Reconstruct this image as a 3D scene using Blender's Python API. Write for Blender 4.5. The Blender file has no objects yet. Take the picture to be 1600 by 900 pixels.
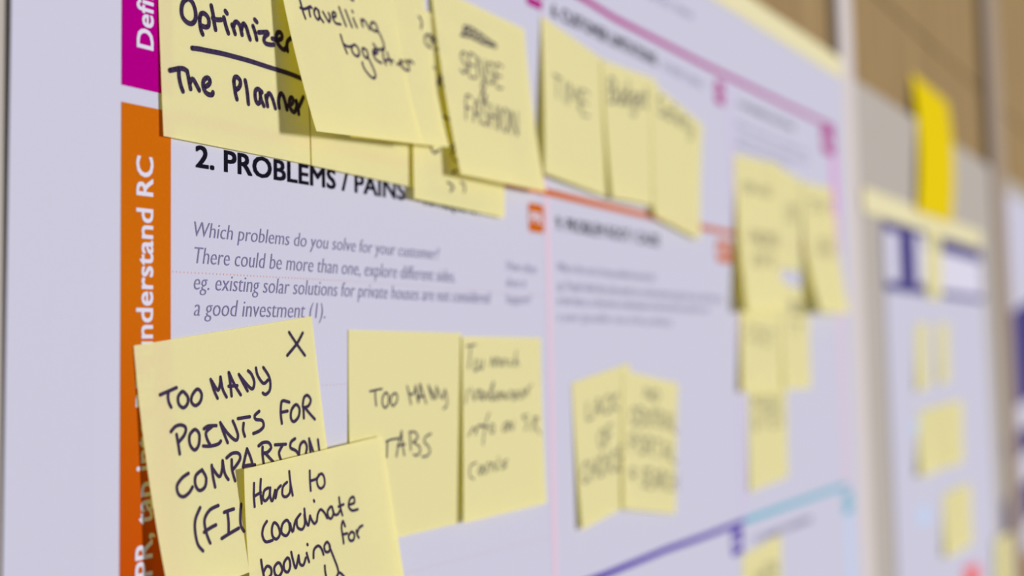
import bpy, math, random
from mathutils import Matrix, Vector

# ---------------------------------------------------------------- camera, light, exposure
SC = bpy.context.scene
COL = SC.collection
MM = 0.001
EYE = 1.45                       # height of the lens above the floor; every Z below is measured from it
cam_d = bpy.data.cameras.new('camera')
cam = bpy.data.objects.new('camera', cam_d)
COL.objects.link(cam)
cam.matrix_world = Matrix(((0.470614, -0.066305, -0.879844, -0.252593), (-0.882103, -0.058403, -0.467421, -0.281895), (-0.020394, 0.996089, -0.085973, 1.45), (0, 0, 0, 1)))
cam_d.sensor_width = 36.0
cam_d.lens = 48.375
cam_d.shift_y = -0.05626
cam_d.clip_start = 0.01
cam_d.clip_end = 50
cam_d.dof.use_dof = True
cam_d.dof.focus_distance = 0.4362
cam_d.dof.aperture_fstop = 5.3
cam_d.dof.aperture_blades = 0
SC.camera = cam

world = bpy.data.worlds.new('room_light')
SC.world = world
world.use_nodes = True
bg = world.node_tree.nodes['Background']
bg.inputs['Color'].default_value = (0.96, 0.95, 1.04, 1)
bg.inputs['Strength'].default_value = 0.26

sun_d = bpy.data.lights.new('window_daylight', 'SUN')
sun = bpy.data.objects.new('window_daylight', sun_d)
COL.objects.link(sun)
sun_d.energy = 3.0
sun_d.angle = math.radians(9)
sun_d.color = (0.97, 0.95, 1.03)
to_light = Vector((0.52, -1.0, 0.05))
sun.rotation_euler = to_light.to_track_quat('Z', 'Y').to_euler()
sun.location = (2.0, -2.0, EYE + 0.6)

SC.view_settings.view_transform = 'Standard'
SC.view_settings.look = 'None'
SC.view_settings.gamma = 1
SC.view_settings.use_curve_mapping = False
SC.view_settings.exposure = 0.0

# ---------------------------------------------------------------- materials
def srgb(r, g, b):
    f = lambda c: (c / 255 / 12.92) if c / 255 <= .04045 else ((c / 255 + .055) / 1.055) ** 2.4
    return (f(r), f(g), f(b), 1)

def mat(name, col, rough=0.95, spec=0.0, noise=0.0, scale=400.0, bump=0.0):
    m = bpy.data.materials.new(name)
    m.use_nodes = True
    nt = m.node_tree
    p = nt.nodes['Principled BSDF']
    p.inputs['Roughness'].default_value = rough
    p.inputs['Specular IOR Level'].default_value = spec
    p.inputs['Base Color'].default_value = col
    if noise or bump:
        tc = nt.nodes.new('ShaderNodeTexCoord')
        nz = nt.nodes.new('ShaderNodeTexNoise')
        nz.inputs['Scale'].default_value = scale
        nz.inputs['Detail'].default_value = 4
        nt.links.new(tc.outputs['Object'], nz.inputs['Vector'])
        if noise:
            r = nt.nodes.new('ShaderNodeMapRange')
            r.inputs['To Min'].default_value = 1 - noise
            r.inputs['To Max'].default_value = 1 + noise
            nt.links.new(nz.outputs['Fac'], r.inputs['Value'])
            mx = nt.nodes.new('ShaderNodeMix')
            mx.data_type = 'RGBA'
            mx.blend_type = 'MULTIPLY'
            mx.inputs['Factor'].default_value = 1
            mx.inputs['A'].default_value = col
            nt.links.new(r.outputs['Result'], mx.inputs['B'])
            nt.links.new(mx.outputs['Result'], p.inputs['Base Color'])
        if bump:
            b = nt.nodes.new('ShaderNodeBump')
            b.inputs['Strength'].default_value = bump
            b.inputs['Distance'].default_value = 0.0002
            nt.links.new(nz.outputs['Fac'], b.inputs['Height'])
            nt.links.new(b.outputs['Normal'], p.inputs['Normal'])
    return m

def note_mat(name, col, through, fac):
    """Thin paper: part of the light that strikes it comes out coloured on the other side."""
    m = mat(name, col, 0.95, 0.0, 0.03, 900.0)
    nt = m.node_tree
    p = nt.nodes['Principled BSDF']
    out = nt.nodes['Material Output']
    t = nt.nodes.new('ShaderNodeBsdfTranslucent')
    t.inputs['Color'].default_value = through
    mx = nt.nodes.new('ShaderNodeMixShader')
    mx.inputs[0].default_value = fac
    nt.links.new(p.outputs[0], mx.inputs[1])
    nt.links.new(t.outputs[0], mx.inputs[2])
    nt.links.new(mx.outputs[0], out.inputs['Surface'])
    return m

def wood_mat(name):
    m = mat(name, (.4, .28, .13, 1), 0.95, 0.0)
    nt = m.node_tree
    p = nt.nodes['Principled BSDF']
    tc = nt.nodes.new('ShaderNodeTexCoord')
    mp = nt.nodes.new('ShaderNodeMapping')
    mp.inputs['Scale'].default_value = (14, 1, 1.6)
    nz = nt.nodes.new('ShaderNodeTexNoise')
    nz.inputs['Scale'].default_value = 2.2
    nz.inputs['Detail'].default_value = 6
    cr = nt.nodes.new('ShaderNodeValToRGB')
    cr.color_ramp.elements[0].position = .3
    cr.color_ramp.elements[0].color = (.28, .19, .085, 1)
    cr.color_ramp.elements[1].position = .72
    cr.color_ramp.elements[1].color = (.38, .265, .12, 1)
    nt.links.new(tc.outputs['Object'], mp.inputs['Vector'])
    nt.links.new(mp.outputs[0], nz.inputs['Vector'])
    nt.links.new(nz.outputs['Fac'], cr.inputs[0])
    nt.links.new(cr.outputs[0], p.inputs['Base Color'])
    return m

M = dict(
    paper=mat('poster_paper', (.57, .562, .63, 1), .95, .0, .02, 700, .05),
    note=note_mat('yellow_note_paper', (.99, .95, .62, 1), (1.0, .95, .02, 1), .50),
    sheet=note_mat('bright_yellow_paper', (.90, .70, .01, 1), (.9, .6, .0, 1), .2),
    marker=mat('marker_ink', srgb(62, 50, 74), .9, .0),
    magenta=mat('magenta_print', srgb(170, 0, 124), .95, .0, .06, 900),
    orange=mat('orange_print', srgb(198, 98, 0), .95, .0, .08, 900),
    purple=mat('purple_print', srgb(72, 36, 154), .95, .0),
    teal=mat('teal_print', srgb(96, 176, 190), .95, .0),
    pink=mat('pale_pink_print', srgb(218, 194, 204), .95, .0),
    magentapale=mat('pale_magenta_print', srgb(222, 130, 200), .8, .2),
    lilac=mat('pale_lilac_print', srgb(206, 194, 216), .95, .0),
    paleblue=mat('pale_blue_print', srgb(188, 210, 232), .95, .0),
    white=mat('white_print', (.68, .66, .72, 1), .95, .0),
    grey_pale=mat('pale_grey_print', srgb(152, 148, 174), .95, .0),
    black=mat('black_print', srgb(24, 22, 32), .95, .0),
    grey=mat('grey_print', srgb(126, 120, 152), .95, .0),
    fold=mat('faint_dotted_print', srgb(230, 178, 162), .95, .0),
    navy=mat('navy_print', srgb(76, 70, 124), .95, .0),
    tape=mat('cream_tape', (.76, .70, .40, 1), .95, .0, .05, 200),
    panel=mat('grey_wall_panel', (.46, .42, .35, 1), .95, .0, .03, 30),
    post=mat('pale_batten_paint', (.64, .58, .52, 1), .95, .0, .03, 60),
    post_tan=mat('tan_batten', (.37, .295, .215, 1), .95, .0, .03, 60),  # second batten: darker, browner base colour than the first
    wood=wood_mat('brown_wood_veneer'),
    groove=mat('dark_groove', (.14, .11, .07, 1), .95, .0),
    card=mat('brown_card', srgb(150, 98, 44), .95, .0, .08, 300),
    red=mat('pink_red_paper', srgb(236, 96, 92), .8, .2),
)

def fade_print(m, low, z_low, z_high):
    """the orange band is printed as a blend that turns redder towards its lower end"""
    nt = m.node_tree
    geo = nt.nodes.new('ShaderNodeNewGeometry')
    sep = nt.nodes.new('ShaderNodeSeparateXYZ')
    r = nt.nodes.new('ShaderNodeMapRange')
    r.inputs['From Min'].default_value = z_low
    r.inputs['From Max'].default_value = z_high
    mx = nt.nodes.new('ShaderNodeMix')
    mx.data_type = 'RGBA'
    mx.inputs['A'].default_value = low
    p = nt.nodes['Principled BSDF']
    src = p.inputs['Base Color'].links[0].from_socket
    nt.links.new(geo.outputs['Position'], sep.inputs[0])
    nt.links.new(sep.outputs['Z'], r.inputs['Value'])
    nt.links.new(r.outputs['Result'], mx.inputs['Factor'])
    nt.links.new(src, mx.inputs['B'])
    nt.links.new(mx.outputs['Result'], p.inputs['Base Color'])

M['orange_blend'] = mat('orange_blend_print', srgb(197, 102, 12), .95, .0, .08, 900)
fade_print(M['orange_blend'], srgb(184, 66, 10), EYE - .085, EYE + .02)

# ---------------------------------------------------------------- helpers (all coordinates in mm: X along the wall, h out of it, Z up)
def P3(X, h, Z):
    return Vector((X * MM, -h * MM, Z * MM + EYE))

def build(name, verts, faces, m, parent=None, origin=None, smooth=False):
    """One mesh object; verts are world positions, stored relative to the object's (or its top parent's) origin."""
    o0 = origin if origin is not None else (parent['_o'] if parent is not None else None)
    if o0 is None:
        n = len(verts)
        o0 = [sum(v[i] for v in verts) / n for i in range(3)]
    o0 = Vector(o0)
    me = bpy.data.meshes.new(name)
    me.from_pydata([tuple(Vector(v) - o0) for v in verts], [], faces)
    me.materials.append(m)
    if smooth:
        for p in me.polygons:
            p.use_smooth = True
    me.update()
    ob = bpy.data.objects.new(name, me)
    COL.objects.link(ob)
    ob['_o'] = list(o0)
    if parent is None:
        ob.location = o0
    else:
        ob.parent = parent
    return ob

def tag(o, label=None, cat=None, group=None, kind=None):
    if label: o['label'] = label
    if cat: o['category'] = cat
    if group: o['group'] = group
    if kind: o['kind'] = kind
    return o

class Geo:
    def __init__(s): s.v = []; s.f = []
    def add(s, vs, fs):
        b = len(s.v); s.v += vs; s.f += [tuple(i + b for i in f) for f in fs]
    def box(s, X0, X1, h0, h1, Z0, Z1):
        vs = [P3(X, h, Z) for X in (X0, X1) for h in (h0, h1) for Z in (Z0, Z1)]
        s.add(vs, [(0, 1, 3, 2), (4, 6, 7, 5), (0, 4, 5, 1), (2, 3, 7, 6), (0, 2, 6, 4), (1, 5, 7, 3)])
    def flat(s, pts, h):
        """printed polygon at height h, facing the room"""
        s.add([P3(X, h, Z) for X, Z in pts], [tuple(range(len(pts)))])
    def ribbon(s, pts, w, hf, cap=5):
        """flat stroke of width w along pts (X, Z) with round ends; hf(X, Z) gives the surface height"""
        q = [pts[0]]
        for p in pts[1:]:
            if math.hypot(p[0] - q[-1][0], p[1] - q[-1][1]) > 1e-4: q.append(p)
        if len(q) == 1: q.append((q[0][0] + .05, q[0][1]))
        n = len(q); r = w / 2; L = []; Rr = []
        for i in range(n):
            a = q[max(i - 1, 0)]; b = q[min(i + 1, n - 1)]
            dx, dz = b[0] - a[0], b[1] - a[1]; l = math.hypot(dx, dz) or 1
            nx, nz = -dz / l, dx / l
            L.append((q[i][0] + nx * r, q[i][1] + nz * r)); Rr.append((q[i][0] - nx * r, q[i][1] - nz * r))
        for i in range(n - 1):
            s.add([P3(p[0], hf(*p), p[1]) for p in (L[i], Rr[i], Rr[i + 1], L[i + 1])], [(0, 1, 2, 3)])
        for c in (q[0], q[-1]) + tuple(q[1:-1:3]):
            ring = [(c[0] + r * math.cos(k * math.pi / 6), c[1] + r * math.sin(k * math.pi / 6)) for k in range(12)]
            s.add([P3(p[0], hf(*p), p[1]) for p in ring], [tuple(range(12))])
    def build(s, name, m, parent=None, origin=None, smooth=False):
        return build(name, s.v, s.f, m, parent, origin, smooth)

def spline(pts, closed=False, step=.5):
    if len(pts) < 3: return pts
    out = []
    P = [pts[0]] + list(pts) + [pts[-1]]
    if math.hypot(pts[0][0] - pts[-1][0], pts[0][1] - pts[-1][1]) < .3:
        P[0] = pts[-2]; P[-1] = pts[1]
    for i in range(1, len(P) - 2):
        a, b, c, d = P[i - 1], P[i], P[i + 1], P[i + 2]
        n = max(2, int(math.hypot(c[0] - b[0], c[1] - b[1]) / step))
        n = min(n, 8)
        for k in range(n):
            t = k / n
            out.append(tuple(.5 * (2 * b[j] + (c[j] - a[j]) * t + (2 * a[j] - 5 * b[j] + 4 * c[j] - d[j]) * t * t
                                   + (3 * b[j] - a[j] - 3 * c[j] + d[j]) * t ** 3) for j in (0, 1)))
    out.append(pts[-1])
    return out

def glyphs(text, shear=0.0, bold=0.0):
    """triangulated outline of a line of type: vertices at size 1, faces"""
    c = bpy.data.curves.new('type', 'FONT')
    c.body = text; c.size = 1; c.shear = shear; c.offset = bold; c.resolution_u = 3
    o = bpy.data.objects.new('type', c)
    COL.objects.link(o)
    me = bpy.data.meshes.new_from_object(o.evaluated_get(bpy.context.evaluated_depsgraph_get()))
    vs = [tuple(v.co)[:2] for v in me.vertices]; fs = [tuple(p.vertices) for p in me.polygons]
    bpy.data.objects.remove(o); bpy.data.curves.remove(c); bpy.data.meshes.remove(me)
    return vs, fs

CAP = max(v[1] for v in glyphs('H')[0])

def type_line(g, text, p0, p1, cap, h=.15, shear=0.0, bold=0.0, start=None):
    """set a line of type from p0 to p1 (baseline ends, X Z in mm) with capitals cap mm high"""
    vs, fs = glyphs(text, shear, min(bold, 0))
    if not vs: return
    x0 = min(v[0] for v in vs); x1 = max(v[0] for v in vs)
    dx, dz = p1[0] - p0[0], p1[1] - p0[1]; l = math.hypot(dx, dz)
    sx = l / (x1 - x0); sy = cap / CAP
    dx /= l; dz /= l
    b = max(bold, 0)
    for k, (bx, by) in enumerate(((0, 0), (b, b), (-b, b), (b, -b), (-b, -b)) if b else ((0, 0),)):   # heavier weights: the outline laid down again a hair to each side
        g.add([P3(p0[0] + dx * (x + bx - x0) * sx - dz * (y + by) * sy, h + k * .004, p0[1] + dz * (x + bx - x0) * sx + dx * (y + by) * sy) for x, y in vs], fs)

# ---------------------------------------------------------------- the setting
W = {'panel_h': -1.6, 'panel_top': 223.34, 'wood_h': -9, 'post_h': -1.0, 'posts': [(862.9, 908.25, -1.0, 'post'), (1611.59, 1711.88, 2.0, 'post_tan')], 'seams': [-500, 300, 1284.49, 1888.86, 2600, 3300, 4200], 'rows': [-200, 325.66, 1100]}
g = Geo(); g.box(-500, 4200, W['panel_h'] - 14, W['panel_h'], -750, W['panel_top'])
tag(g.build('wall_left', M['panel']), kind='structure')
g = Geo()
for a, b in zip(W['seams'][:-1], W['seams'][1:]):
    for z0, z1 in zip(W['rows'][:-1], W['rows'][1:]):
        g.box(a + 1.5, b - 1.5, W['wood_h'] - 10, W['wood_h'], z0 + 1.5, z1 - 1.5)
wood = tag(g.build('wall_upper', M['wood']), kind='structure')
g = Geo(); g.box(-500, 4200, W['wood_h'] - 16, W['wood_h'] - 6, -750, 1100)
tag(g.build('wall_back', M['groove']), kind='structure')
for i, (a, b, ph, pm) in enumerate(W['posts']):
    g = Geo(); g.box(a, b, W['wood_h'], ph, -750, 1100)
    o = tag(g.build('trim_%d' % (i + 1), M[pm]), kind='structure')
    bv = o.modifiers.new('soft_edge', 'BEVEL'); bv.width = .002; bv.segments = 2

# ---------------------------------------------------------------- posters
def sheet(name, X0, X1, Z0, Z1, hf, thick, m, nx=24, nz=24):
    vs = []; fs = []
    for side in (0, 1):
        for j in range(nz + 1):
            for i in range(nx + 1):
                X = X0 + (X1 - X0) * i / nx; Z = Z0 + (Z1 - Z0) * j / nz
                vs.append(P3(X, hf(X, Z) - (thick if side else 0), Z))
    n = (nx + 1) * (nz + 1); w = nx + 1
    for j in range(nz):
        for i in range(nx):
            a = j * w + i
            fs.append((a, a + 1, a + w + 1, a + w)); fs.append((n + a, n + a + w, n + a + w + 1, n + a + 1))
    for i in range(nx):
        fs.append((i, n + i, n + i + 1, i + 1)); a = nz * w + i; fs.append((a, a + 1, n + a + 1, n + a))
    for j in range(nz):
        a = j * w; fs.append((a, a + w, n + a + w, n + a)); a = j * w + nx; fs.append((a, n + a, n + a + w, a + w))
    return build(name, vs, fs, m, origin=P3((X0 + X1) / 2, 0, Z1))

PO = {'X': (0.0, 860.6),
 'Z': (-560, 215.99),
 'lift_top': 93.98,
 'bands': [{'rect': (40.18, 60.87, 78.14, 190.99), 'mat': 'magenta', 'label': 'magenta side band with white lettering', 'text': [('Define CS, fit into CL', (53.04, 90.44), (53.04, 170.09), 6.68)]},
           {'rect': (40.18, 60.87, -530, 73.19), 'mat': 'orange_blend', 'label': 'orange side band with white lettering', 'text': [('PR, tap into BE, understand RC', (53.04, -62.41), (53.04, 58.27), 6.68), ('Focus on', (53.04, -99.22), (53.04, -66.03), 6.68)]}],
 'lines': [{'pts': [(60.87, 172.33), (308.65, 174.12), (362.83, 172.67), (396.68, 170.83), (530.93, 169.75), (687.1, 169.95), (827.76, 170.83)], 'w': 3.2, 'mat': 'magenta', 'label': 'magenta horizontal section line', 'h': 0.12},
           {'pts': [(60.87, 71.86), (310.02, 71.86), (316.78, 71.87), (357.55, 71.12), (441.57, 70.07), (548.64, 69.58), (823.76, 69.58)], 'w': 3.2, 'mat': 'orange', 'label': 'orange horizontal section line', 'h': 0.13},
           {'pts': [(60.87, -109.82), (313.02, -109.82), (370.42, -109.82), (445.88, -108.7), (504.96, -109.14), (576.76, -108.91)], 'w': 3.2, 'mat': 'purple', 'label': 'purple horizontal section line', 'h': 0.12}, {'pts': [(576.76, -108.91), (666.84, -109.28), (825.76, -110.24)], 'w': 3.6, 'mat': 'teal', 'label': 'teal horizontal section line', 'h': 0.12},
           {'pts': [(313.02, 71.86), (313.02, 155.99)], 'w': 5.5, 'mat': 'lilac', 'label': 'pale lilac vertical divider', 'h': 0.08, 'vert': True}, {'pts': [(313.02, -530), (313.02, 71.86)], 'w': 5.8, 'mat': 'pink', 'label': 'pale pink vertical divider', 'h': 0.08, 'vert': True},
           {'pts': [(576.76, -109.31), (576.76, 170.83)], 'w': 7, 'mat': 'lilac', 'label': 'pale lilac vertical divider in the right column', 'h': 0.08, 'vert': True}, {'pts': [(823.76, 148.83), (823.76, 170.83)], 'w': 9, 'mat': 'magenta', 'label': 'magenta vertical section line', 'h': 0.1, 'vert': True},
           {'pts': [(823.76, 69.58), (823.76, 148.83)], 'w': 12, 'mat': 'magentapale', 'label': 'pale magenta vertical section line', 'h': 0.1, 'vert': True}, {'pts': [(823.76, -115.4), (823.76, 69.58)], 'w': 13, 'mat': 'pink', 'label': 'pale pink vertical section line', 'h': 0.09, 'vert': True},
           {'pts': [(825.76, -530), (825.76, -119.15)], 'w': 14, 'mat': 'paleblue', 'label': 'pale blue vertical section line', 'h': 0.09, 'vert': True}],
 'dots': [((61.87, 25.1), (153.15, 25.38), 1.65, 0.26), ((153.15, 25.38), (309.02, 23.81), 2.2, 0.22), ((61.87, -11.03), (309.02, -11.03), 2.2, 0.22), ((61.87, -80.09), (309.02, -84.23), 2.2, 0.22), ((317.02, 26.1), (571.76, 26.1), 2.4, 0.22)],
 'badges': [{'rect': (293.88, 308.92, 52.5, 65.53), 'mat': 'orange', 'text': 'PR', 'label': 'orange square badge beside the first cell'}, {'rect': (541.59, 569.98, 50.51, 63.62), 'mat': 'orange', 'text': 'RC', 'label': 'orange square badge of the middle cell'}, {'rect': (296.47, 312.18, 157.03, 170.43), 'mat': 'magenta', 'text': 'CS', 'label': 'magenta square badge at the top'},
            {'rect': (548.89, 565.67, 149.16, 163.52), 'mat': 'magenta', 'text': 'CL', 'label': 'magenta square badge of the middle cell'}, {'rect': (791.28, 823.56, 147.23, 167.85), 'mat': 'magenta', 'text': 'AS', 'label': 'magenta square badge of the right cell'}, {'rect': (551.79, 571.79, -127.37, -111.85), 'mat': 'purple', 'text': 'SL', 'label': 'purple square badge'},
            {'rect': (812.11, 838.88, -132.17, -115.76), 'mat': 'teal', 'text': 'CH', 'label': 'teal square badge'}],
 'type': [{'name': 'section_heading', 'mat': 'black', 'bold': 0.02, 'lines': [('2. PROBLEMS / PAINS', (72.07, 57.76), (190.81, 57.72), 6.57), ('+ ITS FREQUENCY', (199.08, 57.19), (249.64, 56.44), 5.46)]},
          {'name': 'body_text',
           'mat': 'grey',
           'shear': 0.2,
           'bold': -0.01,
           'lines': [('Which problems do you solve for your customer?', (71.32, 36.22), (215.72, 35.95), 4.7), ('There could be more than one, explore different sides.', (71.46, 28.01), (227.98, 27.32), 5.1), ('eg. existing solar solutions for private houses are not considered', (71.16, 20.01), (257.07, 19.34), 5.09), ('a good investment (1).', (71.16, 12.04), (138.64, 11.94), 5.29)]},
          {'name': 'side_text', 'mat': 'grey_pale', 'shear': 0.2, 'bold': -0.01, 'lines': [('How often', (271.96, 34.18), (300.57, 33.61), 4.45), ('does it', (271.65, 26.96), (290.25, 26.95), 4.45), ('happen?', (271.35, 19.75), (294.88, 19.93), 4.45)]}, {'name': 'section_heading', 'mat': 'black', 'bold': 0.02, 'lines': [('6. CUSTOMER LIMITATIONS', (322.47, 156.67), (452.8, 155.37), 6.23)]},
          {'name': 'section_subheading', 'mat': 'grey_pale', 'bold': -0.01, 'lines': [('EG. BUDGET, DEVICES', (462.32, 155.56), (527.22, 153.8), 4.94)]}, {'name': 'section_heading', 'mat': 'black', 'bold': 0.01, 'lines': [('9. PROBLEM ROOT / CAUSE', (321.96, 55.37), (449.59, 54.46), 5.97)]},
          {'name': 'body_text',
           'mat': 'grey_pale',
           'shear': 0.2,
           'bold': -0.01,
           'lines': [('What is the root of every problem from the list?', (322.28, 35.64), (442.53, 34.91), 4.48), ('eg. People think that solar panels are a bad investment right now, but could be good', (321.84, 27.29), (548.96, 25.98), 4.48), ('in the future, as they have no information on how much they could save over', (321.46, 20.14), (525.65, 19.04), 4.48),
                     ('a year (possible root of the problem).', (321.07, 12.73), (465.07, 11.13), 4.48)]},
          {'name': 'section_heading', 'mat': 'black', 'bold': 0.0, 'lines': [('5. AVAILABLE SOLUTIONS', (591.11, 153.47), (716.06, 153.17), 4.45)]},
          {'name': 'body_text', 'mat': 'grey_pale', 'shear': 0.2, 'bold': -0.01, 'lines': [('Which solutions are available to the', (587.17, 140.01), (750.39, 139.35), 3.63), ('customer when facing the problem?', (586.38, 132.45), (749.38, 132.02), 3.63), ('What had he tried in the past?', (585.67, 125.74), (704.53, 125.29), 3.63)]},
          {'name': 'section_heading', 'mat': 'grey', 'bold': 0.01, 'lines': [('8. CHANNELS OF BEHAVIOR', (596.27, -125.54), (723.38, -126.64), 4.61)]}, {'name': 'title_text', 'mat': 'grey_pale', 'bold': -0.01, 'lines': [('PURPOSE / VISION', (437.1, 192.18), (513.34, 193.45), 4.78)]}]}
def poster_h(X, Z):
    # the left border hangs a little off the wall at the top and lies closer further down
    if X > 30: return 0.0
    return -1.1 * (1 - X / 30) * min(1, max(0, (PO['lift_top'] - Z) / 170))
poster = sheet('canvas_poster', PO['X'][0], PO['X'][1], PO['Z'][0], PO['Z'][1], poster_h, .25, M['paper'], 56, 24)
tag(poster, 'large white poster with magenta and orange bands, covered in yellow sticky notes', 'poster')

for b in PO['bands']:
    g = Geo(); X0, X1, Z0, Z1 = b['rect']
    g.flat([(X0, Z0), (X1, Z0), (X1, Z1), (X0, Z1)], .1)
    o = g.build('colour_band', M[b['mat']], poster); tag(o, b['label'])
    g = Geo()
    for t in b['text']:
        type_line(g, t[0], t[1], t[2], t[3], .2, 0, .016)
    g.build('band_lettering', M['white'], o)
for l in PO['lines']:
    g = Geo(); pts = l['pts']; up = [(x, z + l['w'] / 2) for x, z in pts]; dn = [(x, z - l['w'] / 2) for x, z in pts]
    if l.get('vert'):
        up = [(x - l['w'] / 2, z) for x, z in pts]; dn = [(x + l['w'] / 2, z) for x, z in pts]
    for i in range(len(pts) - 1):
        q = [dn[i], dn[i + 1], up[i + 1], up[i]]
        g.flat(q, l['h'])
    tag(g.build('divider_line', M[l['mat']], poster), l['label'])
for l in PO['dots']:
    g = Geo(); (xa, za), (xb, zb), st, rr = l
    n = int((xb - xa) / st)
    for i in range(n):
        t = i / n; cx = xa + (xb - xa) * t; cz = za + (zb - za) * t
        g.flat([(cx + rr * math.cos(k * math.pi / 4), cz + rr * math.sin(k * math.pi / 4)) for k in range(8)], .1)
    g.build('dotted_line', M['fold'], poster)
for b in PO['badges']:
    g = Geo(); X0, X1, Z0, Z1 = b['rect']; r = (X1 - X0) * .12
    pts = []
    for cx, cz, a0 in ((X1 - r, Z1 - r, 0), (X0 + r, Z1 - r, 90), (X0 + r, Z0 + r, 180), (X1 - r, Z0 + r, 270)):
        pts += [(cx + r * math.cos(math.radians(a0 + k * 30)), cz + r * math.sin(math.radians(a0 + k * 30))) for k in range(4)]
    g.flat(pts, .16)
    o = tag(g.build('section_badge', M[b['mat']], poster), b['label'])
    g = Geo(); cz = (Z0 + Z1) / 2; hh = (Z1 - Z0) * .38
    type_line(g, b['text'], (X0 + (X1 - X0) * .1, cz - hh / 2), (X1 - (X1 - X0) * .1, cz - hh / 2), hh, .24, 0, .02)
    g.build('badge_lettering', M['white'], o)
for t in PO['type']:
    g = Geo()
    for ln in t['lines']:
        type_line(g, ln[0], ln[1], ln[2], ln[3], .15, t.get('shear', 0), t.get('bold', 0))
    g.build(t['name'], M[t['mat']], poster)

S2 = {'X': (984.45, 1510.54),
 'Z': (-700, 112.03),
 'h': -0.6,
 'rects': [{'name': 'header_frame', 'rect': (986.45, 1503.49, 45.76, 111.03), 'mat': 'navy', 'h': 0.1}, {'name': 'header_box', 'rect': (992.04, 1043.79, 54.28, 99.98), 'mat': 'white', 'h': 0.2}, {'name': 'header_box', 'rect': (1120.07, 1159.74, 55.89, 104.95), 'mat': 'white', 'h': 0.2}, {'name': 'header_box', 'rect': (1159.74, 1494.22, 52.39, 93.98), 'mat': 'white', 'h': 0.2},
           {'name': 'chart_mark', 'rect': (1071.14, 1111.2, -87.37, -75.69), 'mat': 'paleblue', 'h': 0.1}, {'name': 'chart_mark', 'rect': (1082.36, 1123.05, -174.53, -157.49), 'mat': 'paleblue', 'h': 0.1}]}
p2 = sheet('canvas_poster', S2['X'][0], S2['X'][1], S2['Z'][0], S2['Z'][1], lambda X, Z: S2['h'], .25, M['paper'], 8, 8)
tag(p2, 'white poster with a navy framed header at the far end, beyond the pale batten', 'poster')
hp = None
for b in S2['rects']:
    X0, X1, Z0, Z1 = b['rect']
    g = Geo(); g.flat([(X0, Z0), (X1, Z0), (X1, Z1), (X0, Z1)], S2['h'] + b['h'])
    g.build(b['name'], M[b['mat']], p2)
S3 = {'X': (1666.94, 2566.94),
 'Z': (-285.04, 200.51),
 'h': -0.4,
 'shapes': [[(1637.71, -12.62), (1706.29, 28.07), (1820.64, 47.45), (2076.89, 57.24), (2024.2, -70.52), (1822.38, -86.66), (1712.3, -88.04), (1633.46, -58.12)], [(1610.13, -129.0), (1688.32, -124.14), (1808.34, -124.51), (2000.45, -128.13), (1988.78, -156.41), (1796.43, -156.59), (1686.32, -162.7), (1613.12, -151.91)],
            [(1585.21, -204.72), (1662.5, -198.88), (1781.54, -196.72), (1971.55, -198.2), (1958.36, -230.19), (1761.98, -249.43), (1640.17, -263.51), (1580.83, -249.36)]]}
p3 = sheet('picture_poster', S3['X'][0], S3['X'][1], S3['Z'][0], S3['Z'][1], lambda X, Z: S3['h'], .25, M['paper'], 8, 8)
tag(p3, 'white poster with dark navy stripes cut by the right edge of the view', 'poster')
for b in S3['shapes']:
    g = Geo(); g.flat(spline(b + [b[0]], step=4)[:-1], S3['h'] + .1)
    g.build('navy_stripe', M['navy'], p3)

def strip(name, pts, h, thick, m, label, cat, group=None):
    g = Geo(); n = len(pts)
    vs = [P3(x, h, z) for x, z in pts] + [P3(x, h - thick, z) for x, z in pts]
    fs = [tuple(range(n)), tuple(range(2 * n - 1, n - 1, -1))] + [(i, i + n, (i + 1) % n + n, (i + 1) % n) for i in range(n)]
    g.add(vs, fs)
    return tag(g.build(name, m), label, cat, group)
for t in [{'X': (-12, 859.6), 'Z': (214.49, 231.99), 'h': 0.35, 'label': 'cream masking tape along the top edge of the large canvas poster'}, {'X': (914.18, 1509.54), 'Z': (110.03, 132.03), 'h': -0.15, 'label': 'cream masking tape along the top edge of the far navy headed poster'}]:
    n = 24; xs = [t['X'][0] + (t['X'][1] - t['X'][0]) * i / n for i in range(n + 1)]
    rnd = random.Random(3)
    pts = [(x, t['Z'][0]) for x in xs] + [(x, t['Z'][1] + rnd.uniform(-.3, .3)) for x in reversed(xs)]
    strip('masking_tape', pts, t['h'], .2, M['tape'], t['label'], 'tape')

# ---------------------------------------------------------------- notes
def q2(a, v): return a[0] * (1 - v) * (1 - 2 * v) + a[1] * 4 * v * (1 - v) + a[2] * v * (2 * v - 1)

class Surf:
    def __init__(s, d): s.q = d['q']; s.L = d['L']; s.R = d['R']
    def at(s, u, v):
        q = s.q
        X, Z = (((q[0][j] * (1 - u) + q[1][j] * u) * (1 - v) + (q[2][j] * (1 - u) + q[3][j] * u) * v) for j in (0, 1))
        return X, q2(s.L, v) * (1 - u) + q2(s.R, v) * u, Z
    def uv(s, X, Z):
        u = v = .5; q = s.q
        for _ in range(6):
            x, _h, z = s.at(u, v)
            ux, uz = (((q[1][j] - q[0][j]) * (1 - v) + (q[3][j] - q[2][j]) * v) for j in (0, 1))
            vx, vz = (((q[2][j] - q[0][j]) * (1 - u) + (q[3][j] - q[1][j]) * u) for j in (0, 1))
            det = ux * vz - uz * vx; ex, ez = X - x, Z - z
            u += (ex * vz - ez * vx) / det; v += (ux * ez - uz * ex) / det
        return u, v
    def h(s, X, Z):
        u, v = s.uv(X, Z); return s.at(u, v)[1]

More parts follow.
